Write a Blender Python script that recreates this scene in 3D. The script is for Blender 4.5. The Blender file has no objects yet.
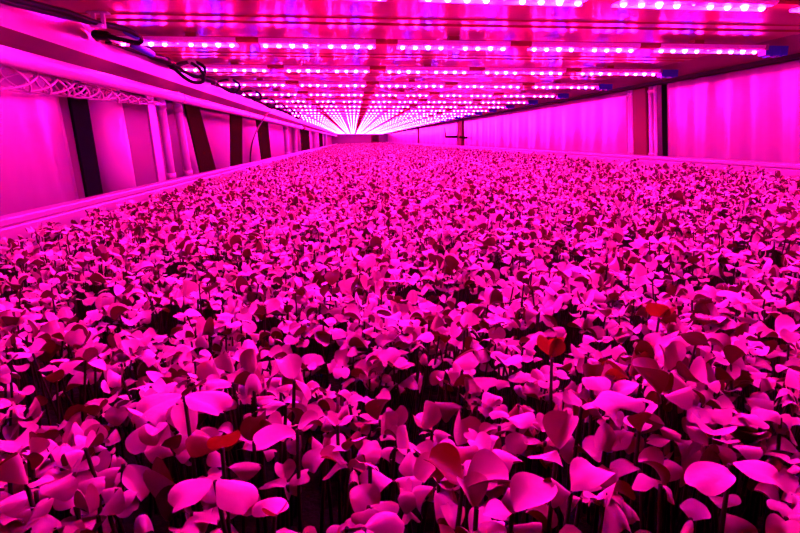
import bpy, math, random
import numpy as np
from mathutils import Matrix, Vector
random.seed(7)
rng = np.random.default_rng(11)
sc = bpy.context.scene
col = sc.collection
PI = math.pi
ZUP = 0.175          # camera height over the rack floor; heights below are relative to the camera

# ------------------------------------------------------------------ materials
def mat(name, base, rough=0.5, metal=0.0, spec=0.5, bump=None, var=None, trans=None):
    m = bpy.data.materials.new(name); m.use_nodes = True
    nt = m.node_tree; n = nt.nodes; b = n['Principled BSDF']; L = nt.links
    b.inputs['Base Color'].default_value = (*base, 1)
    b.inputs['Roughness'].default_value = rough
    b.inputs['Metallic'].default_value = metal
    b.inputs['Specular IOR Level'].default_value = spec
    tc = n.new('ShaderNodeTexCoord')
    if var:      # (scale, second colour)
        no = n.new('ShaderNodeTexNoise'); no.inputs['Scale'].default_value = var[0]; no.inputs['Detail'].default_value = 5
        mx = n.new('ShaderNodeMix'); mx.data_type = 'RGBA'
        mx.inputs[6].default_value = (*base, 1); mx.inputs[7].default_value = (*var[1], 1)
        L.new(tc.outputs['Object'], no.inputs['Vector']); L.new(no.outputs['Fac'], mx.inputs[0])
        L.new(mx.outputs[2], b.inputs['Base Color'])
    if bump:
        nb = n.new('ShaderNodeTexNoise'); nb.inputs['Scale'].default_value = bump[0]; nb.inputs['Detail'].default_value = 3
        bp = n.new('ShaderNodeBump'); bp.inputs['Strength'].default_value = bump[1]; bp.inputs['Distance'].default_value = bump[2]
        L.new(tc.outputs['Object'], nb.inputs['Vector']); L.new(nb.outputs['Fac'], bp.inputs['Height']); L.new(bp.outputs['Normal'], b.inputs['Normal'])
    if trans:    # (colour, share)
        out = n['Material Output']; t = n.new('ShaderNodeBsdfTranslucent'); t.inputs['Color'].default_value = (*trans[0], 1)
        ms = n.new('ShaderNodeMixShader'); ms.inputs[0].default_value = trans[1]
        L.new(b.outputs[0], ms.inputs[1]); L.new(t.outputs[0], ms.inputs[2]); L.new(ms.outputs[0], out.inputs['Surface'])
    return m

def emit(name, c, s):
    m = bpy.data.materials.new(name); m.use_nodes = True
    nt = m.node_tree; nt.nodes.remove(nt.nodes['Principled BSDF'])
    e = nt.nodes.new('ShaderNodeEmission'); e.inputs[0].default_value = (*c, 1); e.inputs[1].default_value = s
    nt.links.new(e.outputs[0], nt.nodes['Material Output'].inputs['Surface'])
    return m

S = 800.0
M_pink = emit('led_pink', (1.0, 0.0060, 0.36), S)
M_blue = emit('led_blue', (0.05, 0.0042, 1.0), S * 0.9)
M_red = emit('led_red', (1.0, 0.0004, 0.010), S * 1.35)
M_ceil = mat('painted_ceiling', (0.27, 0.105, 0.028), 0.34, 0.0, 0.18, bump=(9, 0.08, 0.004), var=(14, (0.21, 0.09, 0.028)))
M_beam = mat('dull_channel', (0.07, 0.045, 0.035), 0.55, 0.0, 0.1, var=(25, (0.045, 0.03, 0.03)))
M_ledge = mat('white_fairing', (0.17, 0.14, 0.12), 0.28, 0.0, 0.4, bump=(12, 0.08, 0.004))
M_white = mat('white_plastic', (0.36, 0.36, 0.36), 0.35, 0.0, 0.5)
M_pale = mat('pale_plastic', (0.22, 0.22, 0.22), 0.4)
M_black = mat('black_rubber', (0.004, 0.004, 0.005), 0.5, 0, 0.04)
M_dark = mat('dark_steel', (0.003, 0.0025, 0.005), 0.9, 0, 0.0)
M_brown2 = mat('rusty_channel', (0.17, 0.06, 0.035), 0.5, 0, 0.3, bump=(20, .1, .003), var=(18, (0.08, 0.03, 0.02)))
M_edge = mat('black_edge', (0.006, 0.005, 0.005), 0.8, 0, 0.1)
M_bar = mat('bar_housing', (0.80, 0.72, 0.80), 0.4, 0, 0.4)
M_brown = mat('brown_steel', (0.014, 0.006, 0.004), 0.9, 0, 0.0, var=(20, (0.008, 0.004, 0.003)))
M_grey = mat('grey_column', (0.08, 0.04, 0.025), 0.7, 0, 0.03)
M_conn = mat('blue_plug', (0.03, 0.03, 0.40), 0.5, 0, 0.2)
M_sheet = mat('plastic_sheet', (0.18, 0.155, 0.17), 0.3, 0, 0.4, bump=(7, 0.25, 0.01), trans=((0.3, 0.27, 0.3), 0.2))
M_wall = mat('pale_wall', (0.15, 0.12, 0.13), 0.5, 0, 0.2, bump=(4, 0.1, 0.01), var=(3, (0.11, 0.09, 0.10)))
M_rail = mat('white_rail', (0.22, 0.21, 0.22), 0.4, bump=(30, 0.06, 0.003))
M_soil = mat('dark_mat', (0.004, 0.003, 0.003), 0.9, 0, 0.05, bump=(300, 0.6, 0.002))
M_floor = mat('rack_floor', (0.02, 0.02, 0.02), 0.7)
M_stem = mat('pale_stem', (0.018, 0.012, 0.006), 0.6, 0, 0.1)

def leaf_mat(name, a, b, tcol, share, under=(.065, .012, .007)):
    m = bpy.data.materials.new(name); m.use_nodes = True
    nt = m.node_tree; n = nt.nodes; L = nt.links; p = n['Principled BSDF']
    g = n.new('ShaderNodeNewGeometry')
    mx = n.new('ShaderNodeMix'); mx.data_type = 'RGBA'
    mx.inputs[6].default_value = (*a, 1); mx.inputs[7].default_value = (*b, 1)
    L.new(g.outputs['Random Per Island'], mx.inputs[0])
    un = n.new('ShaderNodeMix'); un.data_type = 'RGBA'; un.inputs[7].default_value = (*under, 1)   # underside shade put into the colour: dark red back faces deepen leaf contrast
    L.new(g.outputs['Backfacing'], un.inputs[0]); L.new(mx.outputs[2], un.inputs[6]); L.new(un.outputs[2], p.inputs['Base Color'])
    p.inputs['Roughness'].default_value = 0.40; p.inputs['Specular IOR Level'].default_value = 0.4
    tc = n.new('ShaderNodeTexCoord'); no = n.new('ShaderNodeTexNoise'); no.inputs['Scale'].default_value = 220; no.inputs['Detail'].default_value = 2
    bp = n.new('ShaderNodeBump'); bp.inputs['Strength'].default_value = 0.25; bp.inputs['Distance'].default_value = 0.0012
    L.new(tc.outputs['Object'], no.inputs['Vector']); L.new(no.outputs['Fac'], bp.inputs['Height']); L.new(bp.outputs['Normal'], p.inputs['Normal'])
    t = n.new('ShaderNodeBsdfTranslucent'); t.inputs['Color'].default_value = (*tcol, 1)
    ms = n.new('ShaderNodeMixShader'); ms.inputs[0].default_value = share
    L.new(p.outputs[0], ms.inputs[1]); L.new(t.outputs[0], ms.inputs[2]); L.new(ms.outputs[0], n['Material Output'].inputs['Surface'])
    return m
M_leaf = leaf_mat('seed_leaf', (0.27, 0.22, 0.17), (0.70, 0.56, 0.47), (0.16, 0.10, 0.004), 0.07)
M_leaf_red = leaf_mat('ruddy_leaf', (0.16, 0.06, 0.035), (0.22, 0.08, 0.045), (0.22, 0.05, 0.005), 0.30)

# ------------------------------------------------------------------ mesh helpers
class MB:
    def __init__(s): s.v = []; s.f = []; s.m = []; s.sm = []
    def add(s, vs, fs, mi=0, smooth=False):
        o = len(s.v); s.v += [tuple(p) for p in vs]
        for f in fs: s.f.append(tuple(o + i for i in f)); s.m.append(mi); s.sm.append(smooth)
    def box(s, lo, hi, mi=0, bev=0.0):
        (x0, y0, z0), (x1, y1, z1) = lo, hi
        s.hexa([(x0, y0, z0), (x1, y0, z0), (x1, y1, z0), (x0, y1, z0)], [(x0, y0, z1), (x1, y0, z1), (x1, y1, z1), (x0, y1, z1)], mi)
    def hexa(s, b, t, mi=0):
        s.add(b + t, [(3, 2, 1, 0), (4, 5, 6, 7), (0, 1, 5, 4), (1, 2, 6, 5), (2, 3, 7, 6), (3, 0, 4, 7)], mi)
    def prism(s, prof, axis, a, b, mi=0):
        n = len(prof)
        def P(q, t):
            return (q[0], t, q[1]) if axis == 'Y' else (t, q[0], q[1])
        vs = [P(q, a) for q in prof] + [P(q, b) for q in prof]
        fs = [(i, (i + 1) % n, n + (i + 1) % n, n + i) for i in range(n)] + [tuple(range(n - 1, -1, -1)), tuple(range(n, 2 * n))]
        s.add(vs, fs, mi)
    def tube(s, pts, r, seg=10, mi=0, cap=True):
        pts = [Vector(p) for p in pts]; n = len(pts)
        rs = r if isinstance(r, (list, tuple)) else [r] * n
        t0 = (pts[1] - pts[0]).normalized()
        nrm = t0.orthogonal().normalized(); vs = []
        for i, p in enumerate(pts):
            t = (pts[min(i + 1, n - 1)] - pts[max(i - 1, 0)]).normalized()
            nrm = (nrm - t * nrm.dot(t)).normalized(); bn = t.cross(nrm)
            for k in range(seg):
                a = 2 * PI * k / seg
                vs.append(p + (nrm * math.cos(a) + bn * math.sin(a)) * rs[i])
        fs = [(i * seg + k, i * seg + (k + 1) % seg, (i + 1) * seg + (k + 1) % seg, (i + 1) * seg + k) for i in range(n - 1) for k in range(seg)]
        s.add(vs, fs, mi, True)
        if cap:
            o = len(s.v) - len(vs)
            s.f.append(tuple(o + k for k in range(seg - 1, -1, -1))); s.m.append(mi); s.sm.append(False)
            s.f.append(tuple(o + (n - 1) * seg + k for k in range(seg))); s.m.append(mi); s.sm.append(False)
    def dome(s, c, r, dz, seg=8, rings=3, mi=0, base=None):
        vs = []; fs = []
        for j in range(rings):
            a = PI / 2 * j / rings
            for k in range(seg):
                b = 2 * PI * k / seg
                vs.append((c[0] + r * math.cos(a) * math.cos(b), c[1] + r * math.cos(a) * math.sin(b), c[2] - dz * math.sin(a)))
        vs.append((c[0], c[1], c[2] - dz)); top = len(vs) - 1
        for j in range(rings - 1):
            for k in range(seg):
                fs.append((j * seg + k, (j + 1) * seg + k, (j + 1) * seg + (k + 1) % seg, j * seg + (k + 1) % seg))
        for k in range(seg): fs.append(((rings - 1) * seg + k, top, (rings - 1) * seg + (k + 1) % seg))
        s.add(vs, fs, mi, True)
        if base is not None:
            for i in range(len(s.m) - len(fs), len(s.m) - len(fs) + seg): s.m[i] = base
    def mesh(s, name, mats):
        me = bpy.data.meshes.new(name); me.from_pydata(s.v, [], s.f)
        for m in (mats if isinstance(mats, (list, tuple)) else [mats]): me.materials.append(m)
        me.polygons.foreach_set('material_index', s.m); me.polygons.foreach_set('use_smooth', s.sm); me.update()
        return me
    def build(s, name, mats, parent=None, loc=(0, 0, 0), bevel=0.0):
        return link(name, s.mesh(name, mats), parent, loc, bevel)

def link(name, me, parent=None, loc=(0, 0, 0), bevel=0.0):
    o = bpy.data.objects.new(name, me); col.objects.link(o); o.location = loc
    if parent: o.parent = parent
    if bevel:
        b = o.modifiers.new('b', 'BEVEL'); b.width = bevel; b.segments = 2; b.limit_method = 'ANGLE'
    return o
def tag(o, label, cat, group=None, kind=None):
    o['label'] = label; o['category'] = cat
    if group: o['group'] = group
    if kind: o['kind'] = kind
    return o
def thing(name, label, cat, loc=(0, 0, 0), group=None):
    o = bpy.data.objects.new(name, None); o.empty_display_size = 0.02; col.objects.link(o); o.location = loc
    return tag(o, label, cat, group)
def struct(name, mb, m, label, cat, bevel=0):
    o = mb.build(name, m, bevel=bevel); return tag(o, label, cat, kind='structure')

YN, YF = -0.30, 17.0
XL, XR = -0.62, 1.05
FLO = -0.175

# ------------------------------------------------------------------ setting
b = MB(); b.box((XL - .02, YN, FLO - .02), (XR + .02, YF + .05, FLO)); struct('floor', b, M_floor, 'dark rack floor below the seedling bed', 'floor')
b = MB(); b.box((XL - .02, YN, FLO), (XL, YF, .26)); struct('wall_left', b, M_wall, 'pale panelled side wall behind the posts and the white pipe', 'wall')
b = MB(); b.box((XR, YN, FLO), (XR + .02, YF, .26)); struct('wall_right', b, M_wall, 'pale side wall behind the hanging plastic curtains', 'wall')
b = MB(); b.box((XL, YF, FLO), (XR, YF + .03, .26)); struct('wall_back', b, M_wall, 'small pale end wall far down the grow room', 'wall')
# ceiling: one folded sheet with a shallow rib ahead of each light bar
CZ = .197
rows = [0.38, 0.775] + [0.76 + 0.4 * k for k in range(1, 41)]
prof = [(YN, CZ)]
for y in rows:
    for dy, dz in ((-.168, 0), (-.166, -.0018), (-.136, -.0018), (-.132, .003), (-.118, .003), (-.114, -.0018), (-.090, -.0018), (-.086, 0)):
        if y + dy > YN + .01: prof.append((y + dy, CZ + dz))
prof += [(YF, CZ), (YF, .26), (YN, .26)]
b = MB(); b.prism(prof[::-1], 'X', -.458, .845); struct('ceiling', b, M_ceil, 'glossy painted ceiling sheet with shallow ribs between the light bars', 'ceiling')
b = MB(); b.prism([(-.458, CZ), (-.458, .26), (XL, .26), (XL, .150), (-.470, .150)], 'Y', YN, YF)
struct('trim_1', b, M_ledge, 'sloping white fairing along the left edge of the ceiling', 'trim')
b = MB(); b.prism([(-.470, .150), (XL, .150), (XL, .127), (-.494, .127)], 'Y', YN, YF)
struct('trim_2', b, M_beam, 'dark channel running above the white pipe', 'beam')
b = MB(); b.prism([(.845, CZ), (1.0, .188), (XR, .188), (XR, .26), (.845, .26)], 'Y', YN, YF)
struct('trim_3', b, M_brown2, 'dull sloping channel between light bars and curtains', 'beam')
b = MB(); b.box((.990, YN, .178), (1.012, YF, .1895)); struct('trim_4', b, M_edge, 'black rubber edge strip above the curtains', 'trim')

# ------------------------------------------------------------------ bed
b = MB(); b.box((-.452, YN + .02, FLO), (.972, YF - .01, -.160))
tag(b.build('growing_mat', M_soil), 'black growing mat lying under the seedlings', 'mat')
t = thing('bed_rail', 'white bed rail along the foot of the posts and plastic panels', 'rail', (-.48, 0, FLO))
b = MB(); b.hexa([(-.025, YN + .02, 0), (.028, YN + .02, 0), (.028, YF - .01, 0), (-.025, YF - .01, 0)],
                 [(-.025, YN + .02, .070), (.028, YN + .02, .064), (.028, YF - .01, .064), (-.025, YF - .01, .070)]); b.build('rail_body', M_rail, t, bevel=.003)
b = MB(); b.box((.014, YN + .02, .064), (.0275, YF - .01, .076)); b.build('rail_lip', M_rail, t, bevel=.003)
t = thing('bed_rail', 'white bed rail along the foot of the hanging curtains', 'rail', (1.0, 0, FLO))
b = MB(); b.box((-.027, YN + .02, 0), (.010, YF - .01, .112)); b.build('rail_body', M_rail, t, bevel=.003)
b = MB(); b.box((-.030, YN + .02, .112), (.012, YF - .01, .124)); b.build('rail_lip', M_rail, t, bevel=.003)

# ------------------------------------------------------------------ light bars
PITCH, GAP4, GAP8 = .0255, .0490, .0640
offs = []; x = -.428
for g in range(5):
    for h in range(2):
        for k in range(4):
            offs.append((x, k)); x += PITCH
        x += (GAP4 if h == 0 else GAP8) - PITCH
sc_x = (.828 + .428) / (offs[-1][0] + .428)
offs = [(-.428 + (q + .428) * sc_x, k) for q, k in offs]
gaps = [(offs[i][0] + offs[i + 1][0]) / 2 for i in range(3, len(offs) - 1, 8)]
def diode_mesh(m, r, dz):
    d = MB(); d.dome((0, 0, 0), r, dz, 10, 4, 0, 1 if m is M_pink else None); return d.mesh('diode', [m, M_red])
D_pink = diode_mesh(M_pink, .0046, .0056); D_blue = diode_mesh(M_blue, .0046, .0060); D_red = diode_mesh(M_red, .0022, .0030)
def bar_body(): 
    q = MB(); q.prism([(-.017, .0095), (-.017, .003), (-.013, 0), (.013, 0), (.017, .003), (.017, .0095)], 'X', -.438, .838); return q
ORD = ['first', 'second', 'third', 'fourth', 'fifth', 'sixth', 'seventh', 'eighth', 'ninth', 'tenth', 'eleventh', 'twelfth', 'thirteenth', 'fourteenth', 'fifteenth', 'sixteenth', 'seventeenth', 'eighteenth', 'nineteenth', 'twentieth']
GBAR = 'crosswise LED grow light bars under the ceiling'
body_me = bar_body().mesh('housing', M_ceil)
lb = MB()
boards = []
for g in range(5):
    x0, x1 = offs[8 * g][0] - .0105, offs[8 * g + 7][0] + .0105
    boards.append((x0, x1))
def board(x0, x1):
    q = MB(); q.prism([(-.0182, .0080), (-.0182, .0020), (-.0138, -.0012), (.0095, -.0012), (.0125, -.0046), (.0137, -.0046), (.0137, -.0004), (-.0134, -.0004), (-.0172, .0024), (-.0172, .0080)], 'X', x0, x1); return q
board_me = board(0, boards[0][1] - boards[0][0]).mesh('led_board', M_bar)
cap = MB(); cap.box((-.004, -.018, -.001), (.004, .018, .0105)); cap_me = cap.mesh('end_cap', M_pale)
pl = MB(); pl.box((0, -.011, -.006), (.048, .011, .012)); pl.box((.010, -.012, -.009), (.016, .012, .012)); pl.box((.030, -.012, -.009), (.036, .012, .012)); plug_me = pl.mesh('plug', M_conn)
br = MB(); br.box((-.010, -.012, .0085), (.010, .012, .0172)); br_me = br.mesh('mounting_bracket', M_ceil)
lp = MB(); lp.box((-.012, -.010, -.004), (0, .010, .012)); lplug_me = lp.mesh('plug', M_black)
far = MB(); far.v = []; q = bar_body(); far.add(q.v, q.f, 4)
for x0, x1 in boards:
    q = board(x0, x1); far.add(q.v, q.f, 0)
far.add(br.v, br.f, 4)
for (ox, k) in offs: far.dome((ox, 0, 0), .0052, .0062, 6, 3, 2 if k == 2 else 1, None if k == 2 else 3)
for gx in gaps: far.dome((gx, 0, 0), .0022, .0030, 5, 2, 3)
far_me = far.mesh('led_grow_light_bar', [M_bar, M_pink, M_blue, M_red, M_ceil])
NEAR = 14
for i, y in enumerate(rows):
    n = i - 1
    if n < 0:
        lab = 'LED grow light bar overhead, just above the front seedlings'
    elif n < 20:
        lab = f'{ORD[n]} crosswise LED grow light bar, counted from the front towards the end wall'
    else:
        lab = 'far LED grow light bar lost in the white glow near the end wall'
    if n >= NEAR:
        tag(link('led_grow_light_bar', far_me, None, (0, y, .180)), lab, 'grow light', GBAR); continue
    t = thing('led_grow_light_bar', lab, 'grow light', (0, y, .180), GBAR)
    if n == 0: t.rotation_euler.z = .035; t.location.y -= .008     # hangs slightly askew
    link('housing', body_me, t)
    link('end_cap', cap_me, t, (-.441, 0, 0)); link('end_cap', cap_me, t, (.841, 0, 0))
    for x0, x1 in boards: link('led_board', board_me, t, (x0, 0, 0))
    for bx_ in (-.30, .20, .70): link('mounting_bracket', br_me, t, (bx_, 0, 0))
    link('plug', plug_me, t, (.845, 0, -.004))['label'] = 'blue plug'
    link('plug', lplug_me, t, (-.445, 0, -.001))
    for ox, k in offs: link('diode', D_blue if k == 2 else D_pink, t, (ox, 0, -.0012))
    for gx in gaps: link('diode', D_red, t, (gx, 0, 0))['label'] = 'tiny dark red diode'

# ------------------------------------------------------------------ power cables looping between bar ends
def smooth(pts, n=8):
    P = [Vector(p) for p in pts]; P = [2 * P[0] - P[1]] + P + [2 * P[-1] - P[-2]]; out = []
    for i in range(1, len(P) - 2):
        for k in range(n):
            t = k / n
            out.append(.5 * ((2 * P[i]) + (P[i + 1] - P[i - 1]) * t + (2 * P[i - 1] - 5 * P[i] + 4 * P[i + 1] - P[i + 2]) * t * t + (3 * P[i] - P[i - 1] - 3 * P[i + 1] + P[i + 2]) * t ** 3))
    out.append(P[-2]); return out
def cable(label, pts, r, plugs=(), ties=(), seg=10):
    o = Vector(pts[0]); t = thing('power_cable', label, 'cable', o, 'power cables looping between the light bars')
    m = MB(); m.tube([p - o for p in smooth(pts)], r, seg); m.build('wire', M_black, t)
    for a, c, rr, mm in plugs:
        m = MB(); a, c = Vector(a), Vector(c); u = c - a
        m.tube([a - o, a + u * .15 - o, a + u * .85 - o, c - o], [rr * .75, rr, rr, rr * .7], 12); m.build('plug', mm, t)
    for a, c, w in ties:
        a, c = Vector(a), Vector(c); m = MB(); m.tube([a - o, c - o], w, 8); m.build('cable_tie', M_white, t)
    return t
cable('thick black cable running from the ceiling edge through a white clip to the second bar',
      [(-.446, .62, .176), (-.436, .72, .174), (-.430, .80, .176), (-.422, .865, .179), (-.410, .915, .181), (-.398, .97, .179), (-.386, 1.02, .182), (-.373, 1.05, .180), (-.366, 1.075, .172), (-.376, 1.085, .167), (-.405, 1.08, .172), (-.436, 1.08, .180), (-.454, 1.11, .176)],
      .0044, plugs=[((-.420, 1.08, .176), (-.452, 1.09, .181), .0085, M_black), ((-.384, 1.05, .181), (-.366, 1.07, .174), .0058, M_conn)])
tk = [q for q in col.objects if q.name == 'power_cable'][0]
m = MB(); m.tube(smooth([(-.010, .0, -.004), (.000, .1, -.006), (.008, .18, -.004), (.016, .245, -.001), (.028, .295, .001), (.040, .352, .0035), (.054, .405, .0065), (.068, .440, .006), (.076, .456, -.002)]), .0040, 10); m.build('wire', M_black, tk)
cl = thing('cable_clip', 'white clip holding the thick black cable at the ceiling', 'clip', (-.397, .977, .178))
m = MB(); m.box((-.009, -.005, -.006), (.009, .007, .000)); m.box((-.010, .004, -.006), (-.004, .010, .0185)); m.box((.004, .004, -.006), (.010, .010, .0185)); m.build('clip_body', M_white, cl, bevel=.001)
m = MB(); m.box((-.016, .002, .0165), (.016, .016, .0192)); m.build('clip_base', M_white, cl)
cable('black cable loop hanging between the second and third light bars',
      [(-.400, 1.12, .170), (-.380, 1.16, .158), (-.384, 1.25, .164), (-.402, 1.35, .170), (-.394, 1.36, .155), (-.378, 1.36, .139), (-.356, 1.35, .127), (-.336, 1.35, .127), (-.330, 1.35, .141), (-.344, 1.36, .158), (-.368, 1.38, .172), (-.410, 1.45, .178), (-.448, 1.52, .178)],
      .0038, plugs=[((-.408, 1.34, .174), (-.398, 1.36, .158), .0080, M_black), ((-.400, 1.120, .170), (-.372, 1.155, .157), .0060, M_conn)], ties=[((-.366, 1.374, .176), (-.356, 1.372, .160), .0050)])
for k in range(2, 9):
    y = rows[k + 1] - .2
    w = random.uniform(-.008, .008)
    cable(f'black cable loop hanging between the {ORD[k]} and {ORD[k+1]} light bars',
          [(-.449, y - .19, .178), (-.425, y - .15, .170), (-.392, y - .06, .164), (-.380, y - .02, .158 + w), (-.352, y, .142 + w), (-.335, y + .01, .146), (-.336, y + .02, .162), (-.360, y + .04, .176), (-.400, y + .1, .180), (-.449, y + .18, .178)],
          .0036, plugs=[((-.410, y - .12, .168), (-.388, y - .05, .163), .0078, M_black)], ties=[((-.366, y + .03, .180), (-.352, y + .035, .166), .0045)], seg=8)
o = Vector((-.470, 3.37, .150)); t = thing('power_cable', 'thin black cable arching down over the white pipe to the bed rail', 'cable', o)
m = MB(); m.tube([p - o for p in smooth([(-.468, 3.37, .158), (-.448, 3.10, .135), (-.440, 2.75, .060), (-.440, 2.58, .0), (-.446, 2.54, -.051), (-.4615, 2.60, -.0955)])], .0034, 8); m.build('wire', M_black, t)

# ------------------------------------------------------------------ white pipe, wire coil
t = thing('water_pipe', 'long white pipe running below the dark channel', 'pipe', (-.462, 0, .110))
m = MB(); m.tube([(0, YN + .02, 0), (0, 2, 0), (0, 5.35, -.002)], .0125, 20); m.build('pipe_body', M_white, t)
m = MB(); m.tube([(0, 5.33, -.002), (0, 5.50, -.002)], .018, 14); m.tube([(0, 5.44, -.002), (0, 5.44, -.028)], .012, 12); m.build('fitting', M_black, t)
m = MB(); m.tube([(0, 5.50, -.002), (0, 10, -.002), (0, YF - .02, 0)], .0115, 14); m.build('pipe_body', M_white, t)
for y in (.62, 1.62, 2.60, 3.6, 4.6):
    m = MB(); m.tube([(0, y - .008, 0), (0, y + .008, 0)], .0140, 20); m.box((-.036, y - .008, .004), (-.004, y + .008, .0165)); m.build('pipe_clamp', M_pale, t)
t = thing('wire_coil', 'loose criss-cross coil of thin pale wires hanging under the white pipe', 'wire', (-.500, .5, .085))
for w in range(6):
    pts = []
    hand = 1 if w % 2 == 0 else -1
    N = 250; L = 1.05
    for i in range(N + 1):
        s_ = i / N; y = s_ * L
        amp = min(1, (1 - s_) * 4 + .25) * (1 - .45 * s_)
        a = hand * 2 * PI * (y / .175) + w * 1.05
        pts.append((.004 + .026 * amp * math.cos(a), y + .02 * math.sin(a * .37), .006 * s_ + (.013 + .011 * (1 - s_)) * amp * math.sin(a)))
    m = MB(); m.tube(pts, .0018, 6); m.build('wire', M_white, t)

# ------------------------------------------------------------------ left uprights
def slab(name, label, cat, yt0, yt1, yb0, yb1, m, x0=-.540, x1=-.533, zt=.127, group=None):
    cy = (yb0 + yb1) / 2
    q = MB(); q.hexa([(x0 - x1, yb0 - cy, 0), (0, yb0 - cy, 0), (0, yb1 - cy, 0), (x0 - x1, yb1 - cy, 0)], [(x0 - x1, yt0 - cy, zt - FLO), (0, yt0 - cy, zt - FLO), (0, yt1 - cy, zt - FLO), (x0 - x1, yt1 - cy, zt - FLO)])
    return tag(q.build(name, m, None, (x1, cy, FLO), bevel=.002), label, cat, group)
def pole(label, y_t, y_b, r, m, x=-.545, zt=.127, cat='tube', name='plastic_tube'):
    t = thing(name, label, cat, (x, y_b, FLO))
    q = MB(); q.tube([(0, 0, 0), (0, y_t - y_b, zt - FLO)], r, 24); q.build('tube_body', m, t)
    u = (y_t - y_b) / (zt - FLO)
    q = MB(); q.tube([(0, u * .060, .060), (0, u * .080, .080)], r * 1.18, 20); q.build('collar', m, t)
    q = MB(); q.tube([(0, u * .262, .262), (0, u * .282, .282)], r * 1.18, 20); q.build('collar', m, t)
slab('wall_post', 'narrow black post beside the wrinkled plastic sheet and the broad white column', 'post', 1.148, 1.222, 1.186, 1.256, M_dark)
t = thing('white_column', 'broad white round column behind the white pipe', 'column', (-.575, 1.425, FLO))
q = MB(); q.tube([(0, 0, 0), (0, -.055, .302)], .047, 36); q.build('column_body', M_white, t)
q = MB(); q.tube([(0, 0, 0), (0, -.002, .012)], .052, 36); q.build('column_foot', M_pale, t)
slab('wall_strip', 'narrow pale strip just past the broad white column', 'strip', 1.565, 1.620, 1.612, 1.672, M_pale)
pole('first pale tube past the broad white column', 1.708, 1.762, .0115, M_white)
pole('second pale tube past the broad white column, touching a slanted dark post', 1.862, 1.945, .0120, M_white)
slab('wall_post', 'slanted dark post just past the two pale tubes', 'post', 1.905, 2.070, 2.075, 2.315, M_brown)
pole('short pale tube leaning beside the slanted dark post', 2.10, 2.34, .0120, M_pale, x=-.585)
slab('wall_post', 'dark brown post behind the thin arching cable', 'post', 2.61, 2.87, 2.53, 2.78, M_brown)
slab('wall_post', 'dark post just past the thin arching cable', 'post', 3.27, 3.70, 3.43, 3.80, M_brown)
pole('first of two far pale tubes before the pipe fitting', 4.75, 4.80, .0190, M_white)
pole('second of two far pale tubes before the pipe fitting', 5.52, 5.50, .0190, M_white)
slab('wall_post', 'far dark post behind the black pipe fitting', 'post', 5.95, 7.10, 6.05, 7.20, M_brown)
pole('pale tube far along the wall beyond the pipe fitting', 8.2, 8.25, .030, M_white)
slab('wall_post', 'farthest dark post along the wall of the white pipe', 'post', 9.2, 10.2, 9.3, 10.3, M_brown)
pole('farthest pale tube along the wall of the white pipe', 11.4, 11.4, .030, M_white)

# ------------------------------------------------------------------ plastic sheets and curtains
def sheet(label, y0, y1, x, z0, z1, amp, per, name='plastic_curtain', cat='curtain', m=None, slant=0.0, ny=None, seed=0, flat_to=None):
    r = random.Random(seed); ph = [r.uniform(0, 6.28) for _ in range(6)]
    ny = ny or int((y1 - y0) / .012) + 2; nz = 14
    vs = []; fs = []
    for j in range(nz + 1):
        v = j / nz
        for i in range(ny + 1):
            u = i / ny; y = y0 + (y1 - y0) * u
            yy = y + slant * v
            w = math.sin(2 * PI * (y + .10 * per * v * math.sin(ph[3] + 3 * y)) / per + ph[0]) + .6 * math.sin(2 * PI * y / (per * 1.71) + ph[1] + 1.2 * v) + .35 * math.sin(2 * PI * y / (per * .43) + ph[2] + 2.0 * v)
            a = amp
            if flat_to is not None: a = amp * (.12 + max(0, (u - flat_to) / (1 - flat_to)) * 1.0)
            vs.append((a * w * (.55 + .45 * (1 - v)), yy - y0, (z1 - z0) * v))
    for j in range(nz):
        for i in range(ny):
            p = j * (ny + 1) + i; fs.append((p, p + 1, p + ny + 2, p + ny + 1))
    q = MB(); q.add(vs, fs, 0, True); o = q.build(name, m or M_sheet, None, (x, y0, z0))
    s_ = o.modifiers.new('s', 'SOLIDIFY'); s_.thickness = .0012
    return tag(o, label, cat)
sheet('wrinkled clear plastic sheet before the narrow black post', .30, 1.180, -.548, FLO, .127, .004, .17, 'plastic_sheet', 'sheet', flat_to=.80, slant=-.045, seed=2)
sheet('wide folded plastic curtain before the black strip', .40, 1.755, 1.024, FLO, .185, .0048, .115, slant=.078, seed=3)
sheet('folded plastic curtain between the red column and the far bracketed post', 2.040, 5.18, 1.024, FLO, .185, .0045, .26, slant=.07, seed=5)
sheet('folded plastic curtain just beyond the far bracketed post', 5.60, 8.78, 1.024, FLO, .185, .0045, .45, seed=8)
sheet('farthest folded plastic curtain, next to the end wall', 9.02, 16.9, 1.024, FLO, .185, .005, .8, seed=9, ny=160)
def rslab(name, label, cat, y0, y1, m, x0=1.004, x1=1.045, zt=.178):
    q = MB(); d = (y1 - y0) / 2; w = x1 - x0; h = zt - FLO; a, b_ = -.054, .024
    q.hexa([(0, a - d, 0), (w, a - d, 0), (w, a + d, 0), (0, a + d, 0)], [(0, b_ - d, h), (w, b_ - d, h), (w, b_ + d, h), (0, b_ + d, h)]); return q, (x0, (y0 + y1) / 2, FLO)
q, l = rslab('', '', '', 1.826, 1.856, M_black, 1.013, 1.035); tag(q.build('edge_strip', M_black, None, l), 'tall black edge strip at the end of the widest curtain', 'strip')
q, l = rslab('', '', '', 1.935, 2.030, M_grey, 1.016, 1.045); tag(q.build('support_column', M_grey, None, l, bevel=.003), 'reddish grey flat column standing between two pairs of pale tubes', 'column')
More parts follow.
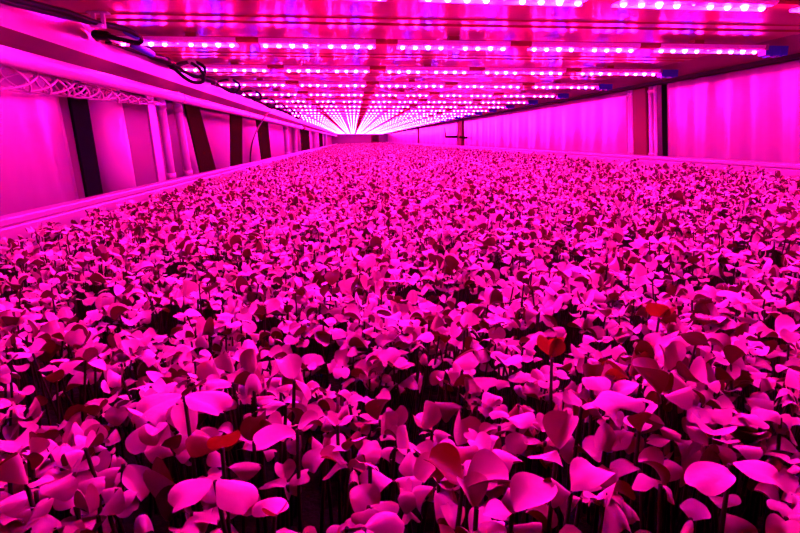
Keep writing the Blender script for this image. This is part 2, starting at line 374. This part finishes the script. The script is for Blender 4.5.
def rtubes(label, ys, r):
    t = thing('tube_bracket', label, 'tube', (1.022, sum(ys) / len(ys), FLO))
    c = sum(ys) / len(ys)
    for y in ys:
        q = MB(); q.tube([(0, y - c - .054, .0), (0, y - c + .024, .352)], r, 16); q.build('tube', M_white, t)
    for z in (.128, .338):
        q = MB(); u = -.054 + .222 * z; q.tube([(-.001, min(ys) - c - .012 + u, z), (-.001, max(ys) - c + .012 + u, z)], r * .75, 12); q.build('fitting', M_pale, t)
rtubes('pair of pale tubes between the reddish column and the black strip', [1.875, 1.908], .0085)
rtubes('pair of pale tubes on the far side of the reddish column', [2.042, 2.062], .0070)
t = thing('support_post', 'far slim post with a dark hooked bracket beside the curtains', 'post', (1.020, 5.41, FLO))
q = MB(); q.box((-.008, -.10, 0), (.02, .10, .353)); q.build('post_body', M_grey, t)
q = MB(); q.tube([(-.022, .10, .207), (-.022, .72, .207)], .011, 8); q.tube([(-.022, .72, .200), (-.022, .80, .300)], .006, 8); q.build('bracket', M_dark, t)
q = MB(); q.tube([(-.022, -.10, .200), (-.022, -.40, .196)], .010, 8); q.build('bracket', M_brown, t)
q, l = rslab('', '', '', 8.87, 8.98, M_grey, 1.008, 1.045); tag(q.build('support_post', M_grey, None, l), 'thin post between the two farthest curtains', 'post')
# end wall
t = thing('vent_box', 'small dark vent box on the far end wall', 'vent', (.65, YF, FLO))
q = MB(); q.box((-.12, -.06, .10), (.12, 0, .36)); q.build('housing', M_grey, t, bevel=.01)
q = MB()
for k in range(6): q.box((-.08, -.075, .15 + k * .03), (.08, -.058, .165 + k * .03))
q.build('grille', M_dark, t)

# ------------------------------------------------------------------ seedlings
def leaf_geo(nu, nv, L, W, e, k, c, notch, tw):
    """vertices of N leaves: arrays (N,) -> (N, nu*nv, 3); base at origin, pointing along +X"""
    u = np.linspace(-1, 1, nu); v = np.linspace(0, 1, nv)
    U, V = np.meshgrid(u, v); U = U.ravel()[None]; V = V.ravel()[None]
    L, W, e, k, c, notch, tw = [np.asarray(q, float)[:, None] for q in (L, W, e, k, c, notch, tw)]
    D = V * 2 - 1                                    # square grid folded onto a disc, then pulled into a notched heart
    bx = U * np.sqrt(1 - D ** 2 / 2); by = D * np.sqrt(1 - U ** 2 / 2)
    w = bx * (1 - .50 * np.clip(-by, 0, 1) ** 1.6)
    al = .53 + .47 * by - notch * 1.5 * np.clip(by, 0, 1) ** 1.5 * np.exp(-(bx / .38) ** 2)
    fold = .5 * np.sin(L * 9e5)
    wav = .10 * np.sin(3 * np.arctan2(by, bx) + tw * 25) * (bx ** 2 + by ** 2)
    k = np.where(np.abs(k) < 1e-3, 1e-3, k)
    ang = e - k * al
    r = (np.sin(e) - np.sin(ang)) / k * L; z = (np.cos(ang) - np.cos(e)) / k * L
    off = (c * w ** 2 + fold * np.abs(w) + wav + tw * w * V) * W * .5
    y = w * W * .5 * (1 - .25 * c ** 2 * np.abs(w))
    return np.stack([r - np.sin(ang) * off, y, z + np.cos(ang) * off], -1)
def grid_faces(nu, nv):
    return np.array([(j * nu + i, (j + 1) * nu + i, (j + 1) * nu + i + 1, j * nu + i + 1) for j in range(nv - 1) for i in range(nu - 1)])
def rotz(P, th):
    c, s_ = np.cos(th)[:, None], np.sin(th)[:, None]
    return np.stack([P[..., 0] * c - P[..., 1] * s_, P[..., 0] * s_ + P[..., 1] * c, P[..., 2]], -1)

f_ = 560.0; pit = math.atan(126.5 / f_); yaw = math.atan(47 / f_ * math.cos(pit))
FW = Vector((math.sin(yaw) * math.cos(pit), math.cos(yaw) * math.cos(pit), -math.sin(pit)))
RT = Vector((math.cos(yaw), -math.sin(yaw), 0)); UP = RT.cross(FW)
def canopy_z(X): return -.097 + .022 * (X - .25) / .7
def sample(y0, y1, dens):
    n = int((y1 - y0) * 1.40 * dens)
    g = int(math.sqrt(n * 1.4 / (y1 - y0))) or 1
    X = rng.uniform(-.434, .949, n); Y = rng.uniform(y0, y1, n)
    cl = np.sin(X * 121 + 2.1 * np.sin(Y * 83)) + np.sin(Y * 113 + 2.3 * np.sin(X * 71)) + .7 * np.sin(X * 199 - Y * 173)
    keep = rng.uniform(0, 1, n) < np.clip(.66 + .60 * cl, .0, 1) * np.clip(.55 + (Y - .11) * 5, .55, 1); X = X[keep]; Y = Y[keep]
    return X, Y
def params(n, X, Y):
    P = {}
    wob = .006 * np.sin(X * 37 + 3 * np.sin(Y * 23)) + .006 * np.sin(Y * 41 + 2 * np.sin(X * 29))
    P['top'] = canopy_z(X) - .012 + wob + np.clip(rng.normal(-.001, .0065, n), -.014, .014)
    P['th'] = rng.uniform(0, 2 * PI, n)
    for a in (0, 1):
        L = np.clip(rng.normal(.0106, .0024, n), .0060, .0170)
        P[f'L{a}'] = L; P[f'W{a}'] = L * rng.uniform(.78, 1.08, n)
        P[f'e{a}'] = np.where(rng.uniform(0, 1, n) < .72, rng.normal(.26, .30, n), rng.normal(1.05, .35, n)); P[f'k{a}'] = rng.normal(.85, .65, n)
        P[f'c{a}'] = rng.normal(-.15, .75, n); P[f'n{a}'] = rng.uniform(.0, .20, n); P[f't{a}'] = rng.normal(0, .18, n)
        P[f'th{a}'] = P['th'] + a * PI + rng.normal(0, .35, n)
    return P
def mass(X, Y, P, nu, nv, stem):
    n = len(X); V = []; F = []; off = 0
    gf = grid_faces(nu, nv); nvv = nu * nv
    for a in (0, 1):
        G = leaf_geo(nu, nv, P[f'L{a}'], P[f'W{a}'], P[f'e{a}'], P[f'k{a}'], P[f'c{a}'], P[f'n{a}'], P[f't{a}'])
        G = rotz(G, P[f'th{a}']) + np.stack([X, Y, P['top']], -1)[:, None]
        V.append(G.reshape(-1, 3)); F.append((gf[None] + (np.arange(n) * nvv)[:, None, None] + off).reshape(-1, 4)); off += n * nvv
    mi = [np.zeros(sum(len(q) for q in F), int)]
    if stem:
        k = np.arange(3) * 2 * PI / 3; ring = np.stack([np.cos(k), np.sin(k), 0 * k], -1) * .0008
        lean = rng.normal(0, .006, (n, 2))
        bot = ring[None] + np.stack([X + lean[:, 0], Y + lean[:, 1], np.full(n, -.160)], -1)[:, None]
        tp = ring[None] * .8 + np.stack([X, Y, P['top'] + .0008], -1)[:, None]
        V.append(np.concatenate([bot, tp], 1).reshape(-1, 3))
        sf = np.array([(0, 1, 4, 3), (1, 2, 5, 4), (2, 0, 3, 5)])
        F.append((sf[None] + (np.arange(n) * 6)[:, None, None] + off).reshape(-1, 4)); mi.append(np.ones(3 * n, int))
    return np.concatenate(V), np.concatenate(F), np.concatenate(mi)

# near field first: pick the 300 that show largest
Xn, Yn = sample(.05, 1.6, 18500); Pn = params(len(Xn), Xn, Yn)
R = np.stack([Xn, Yn, Pn['top']], -1)
dpt = R @ np.array(FW); sx = 400 + f_ * (R @ np.array(RT)) / dpt; sy = 266.5 - f_ * (R @ np.array(UP)) / dpt
dist = np.linalg.norm(R, axis=1)
near_ok = dist > .085
inview = (dpt > 0) & (sx > -15) & (sx < 815) & (sy < 545) & near_ok

# seedlings one can single out in the photo: (x, y of the leaf junction), leaves: heading, length, width, lift, curl, cup, notch, twist
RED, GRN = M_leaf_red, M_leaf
heroes = [
 ('seedling with two upright ruddy translucent leaves standing above its neighbours', .088, .232, -.086, [(-.85, .0165, .0150, 1.30, .3, -.2, .08, 0, RED), (-2.25, .0165, .0150, 1.25, .3, -.2, .08, 0, RED)]),
 ('seedling with a broad heart-shaped bright leaf facing the front', .094, .191, -.083, [(-1.45, .0190, .0215, .20, .8, -.3, .24, 0, GRN), (1.6, .014, .013, .5, .6, .2, .1, 0, GRN)]),
 ('seedling with a large folded bright leaf pointing to the curtain side', .030, .143, -.088, [(.25, .0200, .0165, .22, .7, .3, .10, .1, GRN), (2.6, .0165, .0150, .75, .5, .3, .1, 0, RED)]),
 ('seedling with large puffy bright leaves standing tall near the left front', -.063, .195, -.081, [(-.40, .0210, .0185, .30, 1.1, -.45, .10, 0, GRN), (-2.70, .0200, .0190, .25, 1.0, -.4, .12, 0, GRN)]),
 ('seedling with one big bright leaf lying flat at the very front', .001, .131, -.091, [(-2.0, .0180, .0165, .10, .6, -.3, .14, 0, GRN), (.6, .0150, .0140, .45, .9, -.2, .1, 0, GRN)]),
 ('seedling with a pair of bright leaves drooping like wings, left of the front middle', -.042, .150, -.087, [(-.50, .0175, .0150, .35, 1.5, -.35, .06, 0, GRN), (-2.65, .0165, .0150, .35, 1.3, -.35, .06, 0, GRN)]),
 ('seedling with a small glowing orange red leaf among dark gaps', -.044, .168, -.087, [(-1.1, .0130, .0120, 1.2, .4, .2, .10, 0, RED), (2.9, .0150, .0140, .9, .8, -.2, .1, 0, RED)]),
 ('seedling with one tiny bright red leaf near the front edge', -.024, .141, -.093, [(-1.2, .0080, .0080, .9, .3, .2, .10, 0, RED), (1.9, .0130, .0120, .4, .8, -.2, .1, 0, GRN)]),
 ('seedling with long pale leaf curled over like a spoon, front curtain side', .114, .146, -.087, [(-2.75, .0195, .0160, .2, .8, .4, .04, .1, GRN), (-.55, .0165, .0150, .3, .9, -.3, .1, 0, GRN)]),
 ('seedling with dark red upright leaf pair behind a bright broad leaf', .161, .273, -.082, [(-1.0, .0150, .0140, 1.1, .4, .3, .12, 0, RED), (-2.3, .0150, .0140, 1.2, .3, .2, .08, 0, RED)]),
]
lf_faces = grid_faces(7, 9)
def one_leaf(L, W, e, k, c, n, t, m):
    G = leaf_geo(7, 9, [L], [W], [e], [k], [c], [n], [t])[0]
    q = MB(); q.add([tuple(p) for p in G], [tuple(int(i) for i in f) for f in lf_faces], 0, True)
    return q.mesh('leaf', m)
def one_stem(h, lx, ly):
    q = MB(); q.tube([(lx, ly, 0), (lx * .6, ly * .6, h * .45), (0, 0, h)], [.0008, .0008, .0007], 7); return q.mesh('stem', M_stem)
SOIL = -.160
def seedling(label, X, Y, z, leaves, group):
    t = thing('seedling', label, 'seedling', (X, Y, SOIL), group)
    link('stem', one_stem(z - SOIL + .0006, random.uniform(-.006, .006), random.uniform(-.006, .006)), t)
    for (th, L, W, e, k, c, n, tw, m) in leaves:
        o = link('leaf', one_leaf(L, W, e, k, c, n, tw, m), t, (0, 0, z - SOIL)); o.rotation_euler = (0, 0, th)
GS = 'young seedlings in the front of the bed'
for lab, X, Y, z, lv in heroes: seedling(lab, X, Y, z - .011, [(l[0], l[1] * .9, l[2] * .9) + tuple(l[3:]) for l in lv], GS)
clear = np.ones(len(Xn), bool)
for lab, X, Y, z, lv in heroes:
    clear &= (np.hypot(Xn - X, Yn - Y) > .005)
    clear &= ~((np.hypot(Xn - X, (Yn - Y + .006)) < .009) & (Pn['top'] > z - .010))
idx = np.where(inview & clear)[0]
idx = idx[np.argsort(dist[idx])][:300 - len(heroes)]
for i in idx:
    red = random.random() < .04
    lv = []
    for a in (0, 1):
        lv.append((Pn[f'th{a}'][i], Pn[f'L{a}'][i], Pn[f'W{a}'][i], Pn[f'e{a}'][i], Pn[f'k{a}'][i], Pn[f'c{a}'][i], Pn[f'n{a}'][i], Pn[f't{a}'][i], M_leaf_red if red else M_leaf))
    lab = 'small seedling with ruddy red leaves growing in the front of the bed' if red else 'young seedling with two rounded bright leaves at the very front of the bed'
    seedling(lab, Xn[i], Yn[i], Pn['top'][i], lv, GS)
rest = near_ok & clear; rest[idx] = False; rest &= ~((dist < dist[idx].max()) & inview)
parts = []
def sub(P, k): return {a: v[k] for a, v in P.items()}
parts.append(mass(Xn[rest], Yn[rest], sub(Pn, rest), 5, 7, True))
X, Y = sample(1.6, 5.0, 11500); parts.append(mass(X, Y, params(len(X), X, Y), 3, 5, False))
X, Y = sample(5.0, 16.85, 5000); parts.append(mass(X, Y, params(len(X), X, Y), 3, 3, False))
V = []; F = []; MI = []; off = 0
for v, f, mi in parts: V.append(v); F.append(f + off); MI.append(mi); off += len(v)
V = np.concatenate(V); V[:, 2] = np.maximum(V[:, 2], -.160); F = np.concatenate(F); MI = np.concatenate(MI)
# a few in a hundred leaves are ruddy
me = bpy.data.meshes.new('seedlings')
me.vertices.add(len(V)); me.vertices.foreach_set('co', V.astype(np.float32).ravel())
me.loops.add(F.size); me.loops.foreach_set('vertex_index', F.astype(np.int32).ravel())
me.polygons.add(len(F)); me.polygons.foreach_set('loop_start', np.arange(0, F.size, 4, dtype=np.int32))
me.polygons.foreach_set('material_index', MI.astype(np.int32)); me.polygons.foreach_set('use_smooth', np.ones(len(F), bool))
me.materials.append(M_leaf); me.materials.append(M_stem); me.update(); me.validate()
tag(link('seedling_canopy', me), 'dense carpet of small seedlings filling the bed from behind the front ones to the end wall', 'seedlings', kind='stuff')

# ------------------------------------------------------------------ lift to floor zero, world, camera
for o in list(sc.objects):
    if o.parent is None: o.location.z += ZUP
w = bpy.data.worlds.new('world'); sc.world = w; w.use_nodes = True
w.node_tree.nodes['Background'].inputs[0].default_value = (0, 0, 0, 1)
cd = bpy.data.cameras.new('camera'); cam = bpy.data.objects.new('camera', cd); col.objects.link(cam)
cd.sensor_width = 36; cd.lens = f_ * 36 / 800; cd.clip_start = .005; cd.clip_end = 100
Mx = Matrix((RT, UP, -FW)).transposed().to_4x4(); Mx.translation = (0, 0, ZUP); cam.matrix_world = Mx
sc.camera = cam
vs = sc.view_settings; vs.view_transform = 'Standard'; vs.look = 'None'; vs.gamma = 1; vs.exposure = 0.82; vs.use_curve_mapping = False
sc.cycles.max_bounces = 6; sc.cycles.diffuse_bounces = 2; sc.cycles.glossy_bounces = 4; sc.cycles.transmission_bounces = 4
sc.cycles.caustics_reflective = False; sc.cycles.caustics_refractive = False
sc.cycles.use_denoising = True
